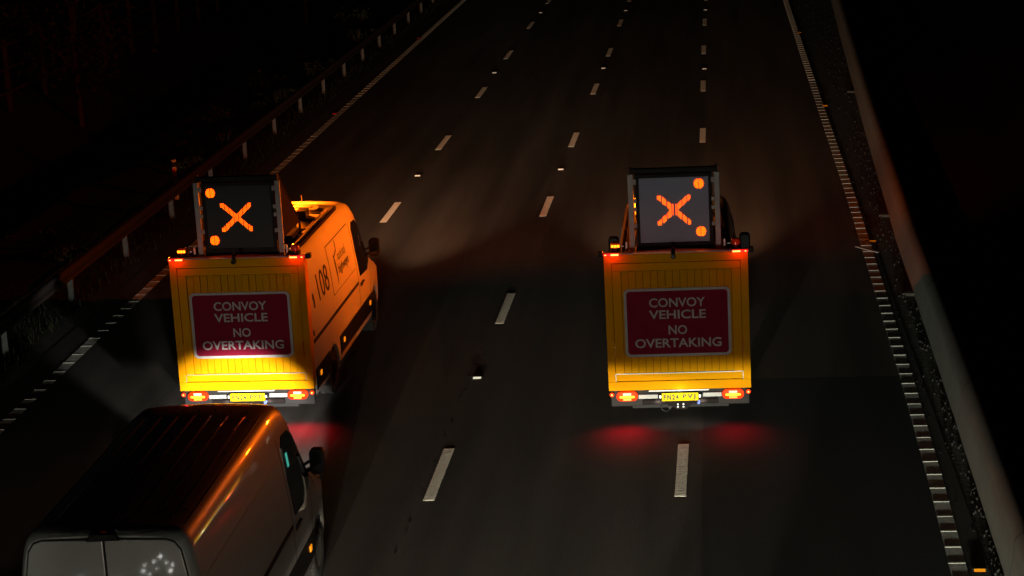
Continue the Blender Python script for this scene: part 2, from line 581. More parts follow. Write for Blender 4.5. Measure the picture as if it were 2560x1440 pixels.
# rumble-strip edge lines: base strip + a raised rib every 0.53 m
def edge_line(name, tab, side, y0, y1, ypin, near=63.0):
    W = 0.20
    base = strip(lambda y: lerp_tab(tab, y) - (W if side < 0 else 0), lambda y: lerp_tab(tab, y) + (0 if side < 0 else W), 0.0085, name, M['edge_paint'], y0, y1, 1.0)
    rib = MB()
    rib.prism([(-0.022, 0.0), (-0.016, 0.0075), (0.016, 0.0075), (0.022, 0.0)], 'x', -0.1, 0.1)
    proto = rib.build('rumble_rib', M['rib_paint'], base, bevel=0.002)
    far = MB()
    y = ypin - 0.533 * int((ypin - y0) / 0.533)
    used = False
    rr = random.Random(5)
    while y < y1:
        xc = lerp_tab(tab, y) + (-0.1 if side < 0 else 0.1)
        if 20 < y < near:
            o = proto if not used else proto.copy()
            if used:
                col.objects.link(o)
                o.parent = base
            used = True
            o.location = (xc + rr.uniform(-.004, .004), y + rr.uniform(-.006, .006), 0.0088)
            o.rotation_euler = (0, 0, rr.uniform(-0.02, 0.02))
            o.scale = (rr.uniform(0.96, 1.02), rr.uniform(0.8, 1.15), rr.uniform(0.75, 1.15))
        elif y >= near:
            far.add([(xc + u * 0.1, y + v, 0.0088 + w) for u in (-1, 1) for v, w in ((-0.028, 0), (-0.018, 0.014), (0.018, 0.014), (0.028, 0))],
                    [(0, 1, 5, 4), (1, 2, 6, 5), (2, 3, 7, 6)])
        y += 0.533
    far.build('far_rumble_ribs', M['rib_paint'], base, kind='stuff')
    return base


edge_line('left_edge_line', EDGE_L, -1, 18, 118, 39.53)
edge_line('right_edge_line', EDGE_R, 1, 18, 118, 26.53)

# a torn-off piece of edge marking lying across the line
mb = MB()
mb.prism([(2.62, 40.22), (2.74, 40.02), (3.02, 39.62), (3.05, 39.72), (2.86, 39.98), (2.68, 40.27)], 'z', 0.024, 0.034)
tag(mb.build('marking_scrap', M['rib_paint'], bevel=0.002), 'torn white strip of road marking lying slanted across the right edge line', 'road debris')


# ------------------------------------------------------------------ road studs
def make_stud(lens):
    root = bpy.data.objects.new('road_stud', None)
    col.objects.link(root)
    b = MB()
    b.prism([(-0.07, 0.0), (-0.035, 0.024), (0.035, 0.024), (0.07, 0.0)], 'x', -0.085, 0.085)
    b.build('casing', M['matt_black'], root, bevel=0.003)
    r = MB()
    r.add([(-0.065, -0.073, 0.0035), (0.065, -0.073, 0.0035), (0.065, -0.040, 0.0255), (-0.065, -0.040, 0.0255)], [(0, 1, 2, 3)])
    r.add([(-0.065, -0.073, 0.0), (0.065, -0.073, 0.0), (0.065, -0.040, 0.0235), (-0.065, -0.040, 0.0235)], [(3, 2, 1, 0)])
    r.build('reflector', lens, root)
    return root


ORD = ['nearest', 'second', 'third', 'fourth', 'fifth']
stud_sets = [
    ('white', 'left lane line', M['white_reflector'], [(-7.37, 49.55), (-7.30, 67.69), (-7.17, 85.5)], 'white road studs on the lane lines'),
    ('white', 'middle lane line', M['white_reflector'], [(-3.95, 31.67), (-3.86, 49.77), (-3.70, 67.78), (-3.63, 84.98)], 'white road studs on the lane lines'),
    ('white', 'lane line ahead of the right van', M['white_reflector'], [(-0.39, 66.73), (-0.38, 84.02)], 'white road studs on the lane lines'),
    ('amber', 'right edge line', M['amber_reflector'], [(2.90, 23.13), (3.0, 40.77), (3.0, 58.22), (3.0, 75.31)], 'amber road studs along the right edge'),
    ('red', 'left edge line', M['red_reflector'], [(-11.29, 60.05), (-11.27, 78.26)], 'red road studs along the left edge'),
]
for colr, where, lens, pts, grp in stud_sets:
    proto = make_stud(lens)
    for k, (x, y) in enumerate(pts):
        o = proto if k == 0 else copy_tree(proto)
        o.location = (x, y, 0.004)
        which = ORD[k] if k < len(pts) - 1 or k == 0 else 'farthest'
        if 'ahead' in where:
            where = 'line ahead of the right van'
        tag(o, '%s road stud on the %s, %s one%s' % (colr, where, which, ' to the camera' if k == 0 else ''), 'road stud', grp)

# ------------------------------------------------------------------ concrete barrier of the central reserve
mb = MB()
prof = [(0.0, -0.05), (0.0, 0.08), (0.045, 0.32)]
for k in range(0, 13):
    a = PI - PI * k / 12
    prof.append((0.20 + 0.145 * math.cos(a), 0.50 + 0.15 * math.sin(a)))
prof += [(0.40, 0.08), (0.40, -0.05)]
ys = [Y0 + i * 1.5 for i in range(int((Y1 - Y0) / 1.5) + 1)]
vs, fs = [], []
for y in ys:
    for (px, pz) in prof:
        vs.append((lerp_tab(BARR, y) + px, y, pz))
n = len(prof)
for j in range(len(ys) - 1):
    for i in range(n - 1):
        a = j * n + i
        fs.append((a, a + 1, a + n + 1, a + n))
mb.add(vs, fs)
barrier = tag(mb.build('concrete_barrier', M['concrete'], smooth=True), 'long pale concrete barrier with rounded top along the right side of the road', 'barrier')
for y in (36.4, 43.2, 60.7):
    x = lerp_tab(BARR, y)
    f = MB()
    f.prism([(x - 0.22, y - 0.07), (x + 0.05, y - 0.10), (x + 0.05, y + 0.10), (x - 0.20, y + 0.05)], 'z', -0.02, 0.035)
    f.build('foot_block', M['soil'], barrier, bevel=0.008)
for k in range(14):
    y = 22.6 + k * 6.0
    x = lerp_tab(BARR, y)
    f = MB()
    f.prism([(px + x - 0.0015 * (1 if px < 0.2 else -1), pz + 0.0015) for px, pz in prof], 'y', y - 0.006, y + 0.006)
    f.build('joint_strip', M['joint'], barrier)

# stones and dirt lumps at the foot of the barrier
mb = MB()
rr = random.Random(21)
for k in range(650):
    y = 20 + 80 * rr.random() ** 1.4
    xa, xb = 3.05, lerp_tab(BARR, y) - 0.02
    x = xb - (xb - xa) * abs(rr.gauss(0, 0.4)) if rr.random() < 0.8 else rr.uniform(2.85, 3.05)
    if x < 2.85:
        continue
    s = rr.uniform(0.005, 0.017)
    a = rr.uniform(0, PI)
    pts = [(x + s * math.cos(a + q) * rr.uniform(.7, 1.3), y + s * math.sin(a + q) * rr.uniform(.7, 1.3)) for q in (0, 1.3, 2.5, 3.8, 5.1)]
    zt = s * rr.uniform(0.4, 0.9)
    zb = -0.02
    mb.add([(p[0], p[1], zb) for p in pts] + [(x + (p[0] - x) * 0.6, y + (p[1] - y) * 0.6, zb + 0.02 + zt) for p in pts],
           [(0, 1, 6, 5), (1, 2, 7, 6), (2, 3, 8, 7), (3, 4, 9, 8), (4, 0, 5, 9), (5, 6, 7, 8, 9)])
M['stones'] = mat('dark_stones', (0.045, 0.038, 0.032), 0.95, var=(5, 0.6, (0.02, 0.017, 0.014)))
mb.build('gravel', M['stones'], kind='stuff')

# ------------------------------------------------------------------ left safety barrier
M['post'] = mat('weathered_post', (0.12, 0.118, 0.115), 0.7, var=(5, 0.6, (0.07, 0.068, 0.065)))
fence = thing('safety_barrier', 'dim steel crash barrier on grey posts along the left verge', 'crash barrier')
bz = [(-0.02, 0.76), (0.03, 0.73), (0.03, 0.68), (-0.03, 0.64), (-0.03, 0.58), (0.03, 0.54), (0.03, 0.49), (-0.02, 0.46)]
mb = MB()
vs, fs = [], []
ys = [Y0 + i * 3.85 for i in range(int((Y1 - Y0) / 3.85) + 1)]
for y in ys:
    for (px, pz) in bz:
        vs.append((-12.36 + px, y, pz))
n = len(bz)
for j in range(len(ys) - 1):
    for i in range(n - 1):
        a = j * n + i
        fs.append((a, a + 1, a + n + 1, a + n))
mb.add(vs, fs)
M['beam'] = mat('weathered_beam', (0.024, 0.018, 0.017), 0.75, var=(2, 0.7, (0.05, 0.035, 0.033)))
beam = mb.build('beam', M['beam'], fence, smooth=True)
sol = beam.modifiers.new('thickness', 'SOLIDIFY')
sol.thickness = 0.004
pm = MB()
pm.box(-0.05, 0.05, -0.005, 0.005, -0.1, 0.70)
pm.box(-0.055, -0.047, -0.03, 0.03, -0.1, 0.70)
pm.box(0.047, 0.055, -0.03, 0.03, -0.1, 0.70)
p0 = pm.build('post', M['post'], fence)
for k in range(26):
    o = p0 if k == 0 else p0.copy()
    if k:
        col.objects.link(o)
        o.parent = fence
    o.location = (-12.45, 26.06 + 3.85 * k, 0)

# marker post behind it
dl = thing('marker_post', 'slim white marker post with a red reflector behind the left crash barrier', 'marker post', (-12.95, 47.7, -0.08))
b = MB()
b.prism(rrect(0, 0, 0.10, 0.07, 0.02, 3), 'z', 0, 0.98)
b.build('post', M['delineator'], dl)
b = MB()
b.prism(rrect(0, 0, 0.104, 0.074, 0.02, 3), 'z', 0.84, 0.96)
b.build('black_band', M['matt_black'], dl)
b = MB()
b.box(-0.032, 0.032, -0.042, -0.0365, 0.58, 0.80)
b.build('reflector', M['red_reflector'], dl)
b = MB()
b.prism(rrect(0, 0, 0.11, 0.08, 0.02, 3), 'z', 0.98, 1.02)
b.build('cap', M['delineator'], dl)

# verge grass
mb = MB()
rr = random.Random(31)
for k in range(7000):
    y = 22 + 90 * rr.random() ** 1.3
    x = -12.15 - abs(rr.gauss(0, 0.55)) if rr.random() < 0.75 else rr.uniform(-11.9, -13.5)
    if x < -16:
        continue
    zb = -0.06 if x > -13.6 else -0.3
    hgt = rr.uniform(0.05, 0.22)
    a = rr.uniform(0, 2 * PI)
    l = rr.uniform(0.02, 0.12)
    w = rr.uniform(0.006, 0.018)
    mb.add([(x - w * math.sin(a), y + w * math.cos(a), zb), (x + w * math.sin(a), y - w * math.cos(a), zb),
            (x + l * math.cos(a), y + l * math.sin(a), zb + hgt)], [(0, 1, 2)])
mb.build('verge_grass', M['grass'], kind='stuff')

# timber fence on top of the bank
wf = thing('boundary_fence', 'faint tall fence of posts and rails up on the left bank', 'fence')
M['timber'] = mat('weathered_timber', (0.07, 0.05, 0.042), 0.85, var=(6, 0.6, (0.045, 0.03, 0.026)))
pm = MB()
pm.box(-0.06, 0.06, -0.06, 0.06, 0, 2.2)
p0 = pm.build('post', M['timber'], wf)
for k in range(12):
    o = p0 if k == 0 else p0.copy()
    if k:
        col.objects.link(o)
        o.parent = wf
    o.location = (-21.2, 50 + 3.4 * k, 0.4)
for z in (1.0, 1.7, 2.4):
    b = MB()
    b.box(-21.13, -21.09, 49.8, 87.6, z, z + 0.09)
    b.build('rail', M['timber'], wf)


# bushes and trees on the bank
def bush(x, y, z0, s, seed, label, cat='bush', tall=1.0, n=420):
    rr = random.Random(seed)
    t = thing('tree' if cat == 'tree' else 'bush', label, cat, (x, y, z0), 0, 'trees on the left bank' if cat == 'tree' else 'bushes on the left bank')
    tr = MB()
    H = s * tall
    for k in range(5 if cat == 'bush' else 1):
        a = rr.uniform(0, 2 * PI)
        q = 0.35 * s if cat == 'bush' else 0.1
        tr.tube([(0, 0, -0.1), (q * 0.4 * math.cos(a), q * 0.4 * math.sin(a), H * 0.4), (q * math.cos(a), q * math.sin(a), H * 0.85)], [0.03 * s, 0.02 * s, 0.006 * s], 6)
    if cat == 'tree':
        for k in range(7):
            a = rr.uniform(0, 2 * PI)
            zz = H * rr.uniform(0.35, 0.75)
            tr.tube([(0, 0, zz), (0.25 * s * math.cos(a), 0.25 * s * math.sin(a), zz + 0.2 * s), (0.5 * s * math.cos(a), 0.5 * s * math.sin(a), zz + 0.5 * s)], [0.018 * s, 0.01 * s, 0.004 * s], 5)
    tr.build('trunk' if cat == 'tree' else 'stem', M['bark'], t, smooth=True)
    cl = [(rr.gauss(0, 0.30) * s, rr.gauss(0, 0.30) * s, H * rr.uniform(0.35 if cat == 'tree' else 0.12, 1.0), rr.uniform(0.14, 0.30) * s) for _ in range(16)]
    f = MB()
    for k in range(n):
        c = rr.choice(cl)
        p = Vector((c[0] + rr.gauss(0, c[3] * 0.55), c[1] + rr.gauss(0, c[3] * 0.55), max(0.02, c[2] + rr.gauss(0, c[3] * 0.5))))
        u = Vector((rr.gauss(0, 1), rr.gauss(0, 1), rr.gauss(0, 1))).normalized()
        w = u.cross(Vector((rr.gauss(0, 1), rr.gauss(0, 1), rr.gauss(0, 1)))).normalized()
        e = rr.uniform(0.02, 0.05) * (s ** 0.5)
        f.add([p - u * e * 1.6, p + w * e * 0.7, p + u * e * 1.6, p - w * e * 0.7], [(0, 1, 2, 3)])
    f.build('foliage' if cat == 'bush' else 'crown', M['leaf'], t)
    return t


bspots = [(-13.9, 52.5, 0.9, 'low leafy bush just beyond the marker post behind the left barrier'),
          (-13.8, 56.5, 1.1, 'rounded bush behind the left barrier, beyond the one near the marker post'),
          (-13.7, 63.5, 1.2, 'broad bush behind the left barrier midway up the picture'),
          (-13.9, 70.0, 1.0, 'small bush behind the far stretch of the left barrier'),
          (-14.2, 42.0, 0.9, 'dark low bush behind the left barrier, nearer than the marker post'),
          (-14.0, 36.5, 0.8, 'dark bush nearest the camera behind the left barrier'),
          (-13.8, 79.0, 1.4, 'farthest bush behind the left barrier near the top of the picture')]
for k, (x, y, s, lab) in enumerate(bspots):
    bush(x, y, -0.35, s, 40 + k, lab, n=500)
tspots = [(-19.0, 60.0, 3.2, 'dark tree low on the left bank below the boundary fence'),
          (-24.0, 76.0, 4.2, 'dark tree behind the boundary fence on the left bank'),
          (-17.5, 88.0, 3.6, 'dark tree on the left bank at the top edge of the picture'),
          (-27.0, 92.0, 5.0, 'tall dark tree farthest up the left bank')]
for k, (x, y, s, lab) in enumerate(tspots):
    d = -13.655 - x
    bush(x, y, -0.4 + 0.22 * min(12, max(0, d - 4)), s, 60 + k, lab, 'tree', 1.3, n=1500)

# ------------------------------------------------------------------ vans
PROF = [(0.955, 0.36), (0.985, 0.45), (1.0, 0.60), (1.0, 0.85), (1.0, 1.10), (0.992, 1.30), (0.972, 1.55), (0.945, 1.80), (0.912, 2.05),
        (0.878, 2.25), (0.852, 2.38), (0.832, 2.46), (0.800, 2.53), (0.75, 2.58), (0.68, 2.605), (0.55, 2.616), (0.40, 2.625), (0.2, 2.632), (0.0, 2.635)]
HREF = 2.635


class VanShape:
    def __init__(s, F, rear_axle, H=2.635, rear_round=True):
        s.F, s.A, s.H = F, rear_axle, H
        s.L = F + 0.98
        s.rr = rear_round
        F_ = F
        s.top = [(-1, H), (F_ - 1.6, H), (F_ - 1.2, H - 0.02), (F_ - 0.95, H - 0.09), (F_ - 0.75, H - 0.24), (F_ - 0.05, 1.58), (F_ + 0.15, 1.38), (F_ + 0.45, 1.26), (F_ + 0.75, 1.12), (F_ + 0.92, 1.02), (F_ + 0.98, 0.98)]

    def ztop(s, y):
        return lerp_tab(s.top, min(max(y, -1), s.L))

    def zbot(s, y):
        z = 0.36
        for c in (s.A, s.F):
            d = abs(y - c)
            if d < 0.43:
                z = max(z, 0.36 + math.sqrt(0.43 ** 2 - d * d))
        return z

    def taper(s, y):
        t = 1.0
        if y > s.F - 0.6:
            u = (y - (s.F - 0.6)) / (s.L - s.F + 0.6)
            t = 1 - 0.07 * u - 0.13 * u ** 5
        if s.rr and y < 0.12:
            u = 1 - y / 0.12
            t *= 1 - 0.055 * u * u
        return t

    def roofk(s, y):                       # the roof edge pulls in towards the windscreen
        return 1.0

    def section(s, y):
        zt, zb, t = s.ztop(y), s.zbot(y), s.taper(y)
        if s.rr and y < 0.12:
            zt -= 0.05 * (1 - y / 0.12) ** 2
        out = []
        for x, z in PROF:
            if z < 0.97:
                z2 = zb + (z - 0.36) * (0.97 - zb) / (0.97 - 0.36)
            else:
                z2 = 0.97 + (z - 0.97) * (zt - 0.97) / (HREF - 0.97)
            out.append((x * t, z2))
        return out

    def side_x(s, y, z):
        sec = s.section(y)
        for (xa, za), (xb, zb) in zip(sec, sec[1:]):
            if za <= z <= zb and zb > za:
                return xa + (xb - xa) * (z - za) / (zb - za)
        return sec[0][0] if z < sec[0][1] else sec[-1][0]

    def shell(s, ribs=0):
        ys = [0, 0.01, 0.03, 0.06, 0.12]
        y = 0.2
        while y < s.L - 0.16:
            ys.append(y)
            near = min(abs(y - s.A), abs(y - s.F)) < 0.5
            y += 0.04 if near else 0.11
        ys += [s.L - 0.12, s.L - 0.06, s.L - 0.02, s.L]
        mb = MB()
        vs, fs = [], []
        n = 0
        for y in ys:
            sec = s.section(y)
            ring = [(x, y, z) for x, z in sec] + [(-x, y, z) for x, z in sec[-2::-1]]
            n = len(ring)
            vs += ring
        for j in range(len(ys) - 1):
            for i in range(n - 1):
                a = j * n + i
                fs.append((a, a + 1, a + n + 1, a + n))
        fs.append(tuple(range(n)))
        fs.append(tuple(range((len(ys) - 1) * n, len(ys) * n))[::-1])
        mb.add(vs, fs)
        return mb

    def skin(s, poly, proud, name, material, parent, sub=0.08, side=1, smooth=True):
        """a sheet that follows the side of the body; poly in (y, z)"""
        # split into a fine grid by triangulating an inset fan of edge samples
        pts = []
        for (ya, za), (yb, zb) in zip(poly, poly[1:] + poly[:1]):
            k = max(1, int(math.hypot(yb - ya, zb - za) / sub))
            for i in range(k):
                pts.append((ya + (yb - ya) * i / k, za + (zb - za) * i / k))
        bm = bmesh.new()
        vv = [bm.verts.new((0, p[0], p[1])) for p in pts]
        bm.faces.new(vv)
        bmesh.ops.triangulate(bm, faces=bm.faces)
        bmesh.ops.subdivide_edges(bm, edges=[e for e in bm.edges if e.calc_length() > 2 * sub], cuts=3, use_grid_fill=True)
        for v in bm.verts:
            v.co.x = side * (s.side_x(v.co.y, v.co.z) + proud)
        ext = bmesh.ops.extrude_face_region(bm, geom=list(bm.faces))
        for v in ext['geom']:
            if isinstance(v, bmesh.types.BMVert):
                v.co.x -= side * (proud + 0.004)
        bmesh.ops.recalc_face_normals(bm, faces=bm.faces)
        me = bpy.data.meshes.new(name)
        bm.to_mesh(me)
        bm.free()
        if smooth:
            for p in me.polygons:
                p.use_smooth = True
            me.set_sharp_from_angle(angle=R(40))
        me.materials.append(material)
        o = bpy.data.objects.new(name, me)
        col.objects.link(o)
        o.parent = parent
        return o


def wheels(shape, root):
    prof = [(0.20, 0.10), (0.27, 0.115), (0.325, 0.10), (0.345, 0.07), (0.348, 0.0), (0.345, -0.07), (0.325, -0.10), (0.27, -0.115), (0.20, -0.10)]
    t0 = MB().lathe(prof, 'x', (0, 0, 0), 36)
    for k in range(36):
        a = 2 * PI * k / 36
        ca, sa = math.cos(a), math.sin(a)
        for s in (-1, 1):
            c = Vector((s * 0.06, 0.35 * ca, 0.35 * sa))
            u, w, d = Vector((1, 0, 0)), Vector((0, -sa, ca)), Vector((0, ca, sa))
            t0.add([c + u * i * 0.034 + w * j * 0.022 + d * l * 0.006 for i in (-1, 1) for j in (-1, 1) for l in (-1, 1)],
                   [(0, 1, 3, 2), (4, 6, 7, 5), (0, 4, 5, 1), (2, 3, 7, 6), (0, 2, 6, 4), (1, 5, 7, 3)])
    r0 = MB().lathe([(0.215, 0.10), (0.205, 0.085), (0.195, 0.05), (0.15, 0.045), (0.10, 0.075), (0.06, 0.085), (0.0, 0.09)], 'x', (0, 0, 0), 30)
    hole = MB()
    for k in range(10):
        a = 2 * PI * k / 10
        hole.lathe([(0.022, 0.05), (0.022, 0.062), (0.0, 0.062)], 'x', (0, 0.15 * math.cos(a), 0.15 * math.sin(a)), 8)
    wm = rm = hm = None
    for yy in (shape.A, shape.F):
        for s in (-1, 1):
            if wm is None:
                w = t0.build('wheel', M['tyre'], root, smooth=True)
                rm = r0.build('rim', M['rim'], w, smooth=True)
                hm = hole.build('vent_hole', M['matt_black'], w)
                wm = w
            else:
                w = wm.copy()
                col.objects.link(w)
                for ch in (rm, hm):
                    c = ch.copy()
                    col.objects.link(c)
                    c.parent = w
            w.location = (s * (0.86 * shape.taper(yy)), yy, 0.352)
            w.rotation_euler = (0, 0, 0 if s > 0 else PI)


def side_fittings(shape, root, markers, paint, mx):
    F, A = shape.F, shape.A
    for s in (1, -1):
        # cab door window, quarter line, door gap
        win = [(F - 1.36, 1.30), (F - 1.44, 1.75), (F - 1.42, 2.12), (F - 1.30, 2.22), (F - 1.0, 2.20), (F - 0.74, 2.05), (F - 0.45, 1.74), (F - 0.16, 1.46), (F - 0.22, 1.38), (F - 0.62, 1.33), (F - 0.70, 1.27)]
        shape.skin(win, 0.012, 'window', M['glass'], root, side=s)
        # rubbing strip along the waist
        shape.skin([(0.16, 1.20), (F - 1.55, 1.20), (F - 1.55, 1.25), (0.16, 1.25)], 0.010, 'rub_strip', M['black'], root, sub=0.2, side=s)
        # dark cladding between and behind the wheels, pale sill below
        shape.skin([(A + 0.47, 0.50), (F - 0.47, 0.50), (F - 0.45, 0.80), (A + 0.42, 0.80)], 0.016, 'cladding', M['black'], root, sub=0.12, side=s)
        shape.skin([(0.13, 0.48), (A - 0.47, 0.48), (A - 0.42, 0.80), (0.13, 0.80)], 0.016, 'cladding', M['black'], root, sub=0.12, side=s)
        shape.skin([(A + 0.46, 0.37), (F - 0.46, 0.37), (F - 0.46, 0.485), (A + 0.46, 0.485)], 0.010, 'sill', paint, root, sub=0.12, side=s)
        for my in markers:
            mb_ = MB()
            x = shape.side_x(my, 0.68)
            mb_.box(s * (x + 0.010), s * (x + 0.028), my - 0.045, my + 0.045, 0.645, 0.715)
            mb_.build('side_marker', M['amber_dim'], root)
        # door seam and handle
        for poly in ([(F - 1.50, 0.80), (F - 1.488, 0.80), (F - 1.545, 2.25), (F - 1.557, 2.25)], [(F - 0.52, 0.80), (F - 0.508, 0.80), (F - 0.36, 1.30), (F - 0.372, 1.30)]):
            shape.skin(poly, 0.002, 'door_seam', M['matt_black'], root, sub=0.1, side=s)
        shape.skin(rrect(F - 1.28, 1.15, 0.24, 0.07, 0.03, 3), 0.006, 'door_handle', M['black'], root, side=s)
        shape.skin([(F - 1.24, 1.165), (F - 1.13, 1.165), (F - 1.13, 1.185), (F - 1.24, 1.185)], 0.03, 'handle_grip', M['black'], root, side=s)
        # wheel arch lips
        for c in (A, F):
            mb_ = MB()
            pts_in, pts_out = [], []
            for k in range(17):
                a = R(2 + 176 * k / 16)
                for rr_, lst, pr in ((0.425, pts_in, 0.020), (0.50, pts_out, 0.004)):
                    y_, z_ = c + rr_ * math.cos(a), 0.36 + rr_ * math.sin(a)
                    lst.append((s * (shape.side_x(y_, max(z_, shape.zbot(y_) + 0.005)) + pr), y_, z_))
            vs = pts_in + pts_out + [(p[0] - s * 0.06, p[1], p[2]) for p in pts_in]
            fs = []
            for k in range(16):
                fs += [(k, k + 1, 17 + k + 1, 17 + k), (k, k + 1, 34 + k + 1, 34 + k)]
            mb_.add(vs, fs)
            mb_.build('wheel_arch', paint, root, smooth=True)
        # mirror on its arm
        arm = MB()
        arm.tube([(s * (mx - 0.02), F - 0.12, 1.36), (s * (mx + 0.10), F - 0.02, 1.37), (s * (mx + 0.18), F + 0.0, 1.40)], 0.028, 8)
        arm.tube([(s * (mx - 0.02), F - 0.12, 1.42), (s * (mx + 0.10), F - 0.02, 1.46), (s * (mx + 0.18), F + 0.0, 1.50)], 0.02, 8)
        mir = arm.build('door_mirror', M['black'], root, smooth=True)
        hs = MB()
        hs.prism(rrect(s * (mx + 0.25), 1.49, 0.18, 0.32, 0.06), 'y', F - 0.06, F + 0.07)
        hs.build('mirror_housing', M['black'], mir, bevel=0.02, smooth=True)
        gl = MB()
        gl.prism(rrect(s * (mx + 0.25), 1.51, 0.13, 0.22, 0.03), 'y', F - 0.066, F - 0.06)
        gl.build('mirror_glass', M['glass'], mir)
    # windscreen and grille, seen only from ahead
    mb_ = MB()
    ya, yb = F - 0.80, F - 0.08
    vs, fs = [], []
    for j in range(7):
        y_ = ya + (yb - ya) * j / 6
        for i in range(9):
            x_ = (-0.72 + 1.44 * i / 8) * (1 + 0.10 * j / 6)
            vs.append((x_, y_ + 0.004, shape.ztop(y_) - 0.02 * abs(i - 4) / 4 + 0.012))
    for j in range(6):
        for i in range(8):
            a = j * 9 + i
            fs.append((a, a + 1, a + 10, a + 9))
    mb_.add(vs, fs)
    mb_.build('windscreen', M['glass'], root, smooth=True)
    # underbody
    u = MB()
    u.box(-0.70, 0.70, 0.10, shape.L - 0.1, 0.24, 0.86)
    u.build('underbody', M['matt_black'], root)
    # head lamps
    for s in (-1, 1):
        h = MB()
        h.prism(rrect(s * 0.70, 0.92, 0.22, 0.20, 0.05), 'y', shape.L - 0.10, shape.L + 0.012)
        h.build('head_lamp', M['white_reflector'], root, bevel=0.01)


def roof_ribs(shape, root, n, y0, y1, material):
    for k in range(n):
        x = -0.58 + 1.16 * k / (n - 1)
        zs = [z for z in [shape.H - 0.002]][0] - 0.022 * (abs(x) / 0.6) ** 2
        b = MB()
        b.prism([(x - 0.035, zs - 0.01), (x - 0.016, zs + 0.0022), (x + 0.016, zs + 0.0022), (x + 0.035, zs - 0.01)], 'y', y0, y1)
        b.build('roof_rib', material, root, bevel=0.004, smooth=True)


def led_dots(name, test, w, h, parent, y, cx, cz, mod=5, pitch_x=0.0148, pitch_z=0.0155, gap=0.008):
    """hemispherical lit diodes wherever test(dx, dz) is true"""
    mb_ = MB()
    nz = int(h / pitch_z)
    cols = []
    x = -w / 2
    k = 0
    while x < w / 2:
        cols.append(x)
        k += 1
        x += pitch_x + (gap if k % mod == 0 else 0)
    for j in range(nz + 1):
        dz = -h / 2 + j * pitch_z
        for dx in cols:
            if test(dx, dz):
                c = (cx + dx, y, cz + dz)
                r = 0.0074
                vs = [(c[0], y - 0.0085, c[2])]
                for a in range(6):
                    vs.append((c[0] + r * 0.45 * math.cos(a * PI / 3), y - 0.0075, c[2] + r * 0.45 * math.sin(a * PI / 3)))
                for a in range(6):
                    vs.append((c[0] + r * math.cos(a * PI / 3), y, c[2] + r * math.sin(a * PI / 3)))
                fs = [(0, 1 + a, 1 + (a + 1) % 6) for a in range(6)] + [(1 + a, 7 + a, 7 + (a + 1) % 6, 1 + (a + 1) % 6) for a in range(6)]
                mb_.add(vs, fs)
    o = mb_.build(name, M['led'], parent, kind='stuff')
    o.data.materials.append(M['led_halo'])
    for p in o.data.polygons:
        if len(p.vertices) == 4:
            p.material_index = 1
    return o


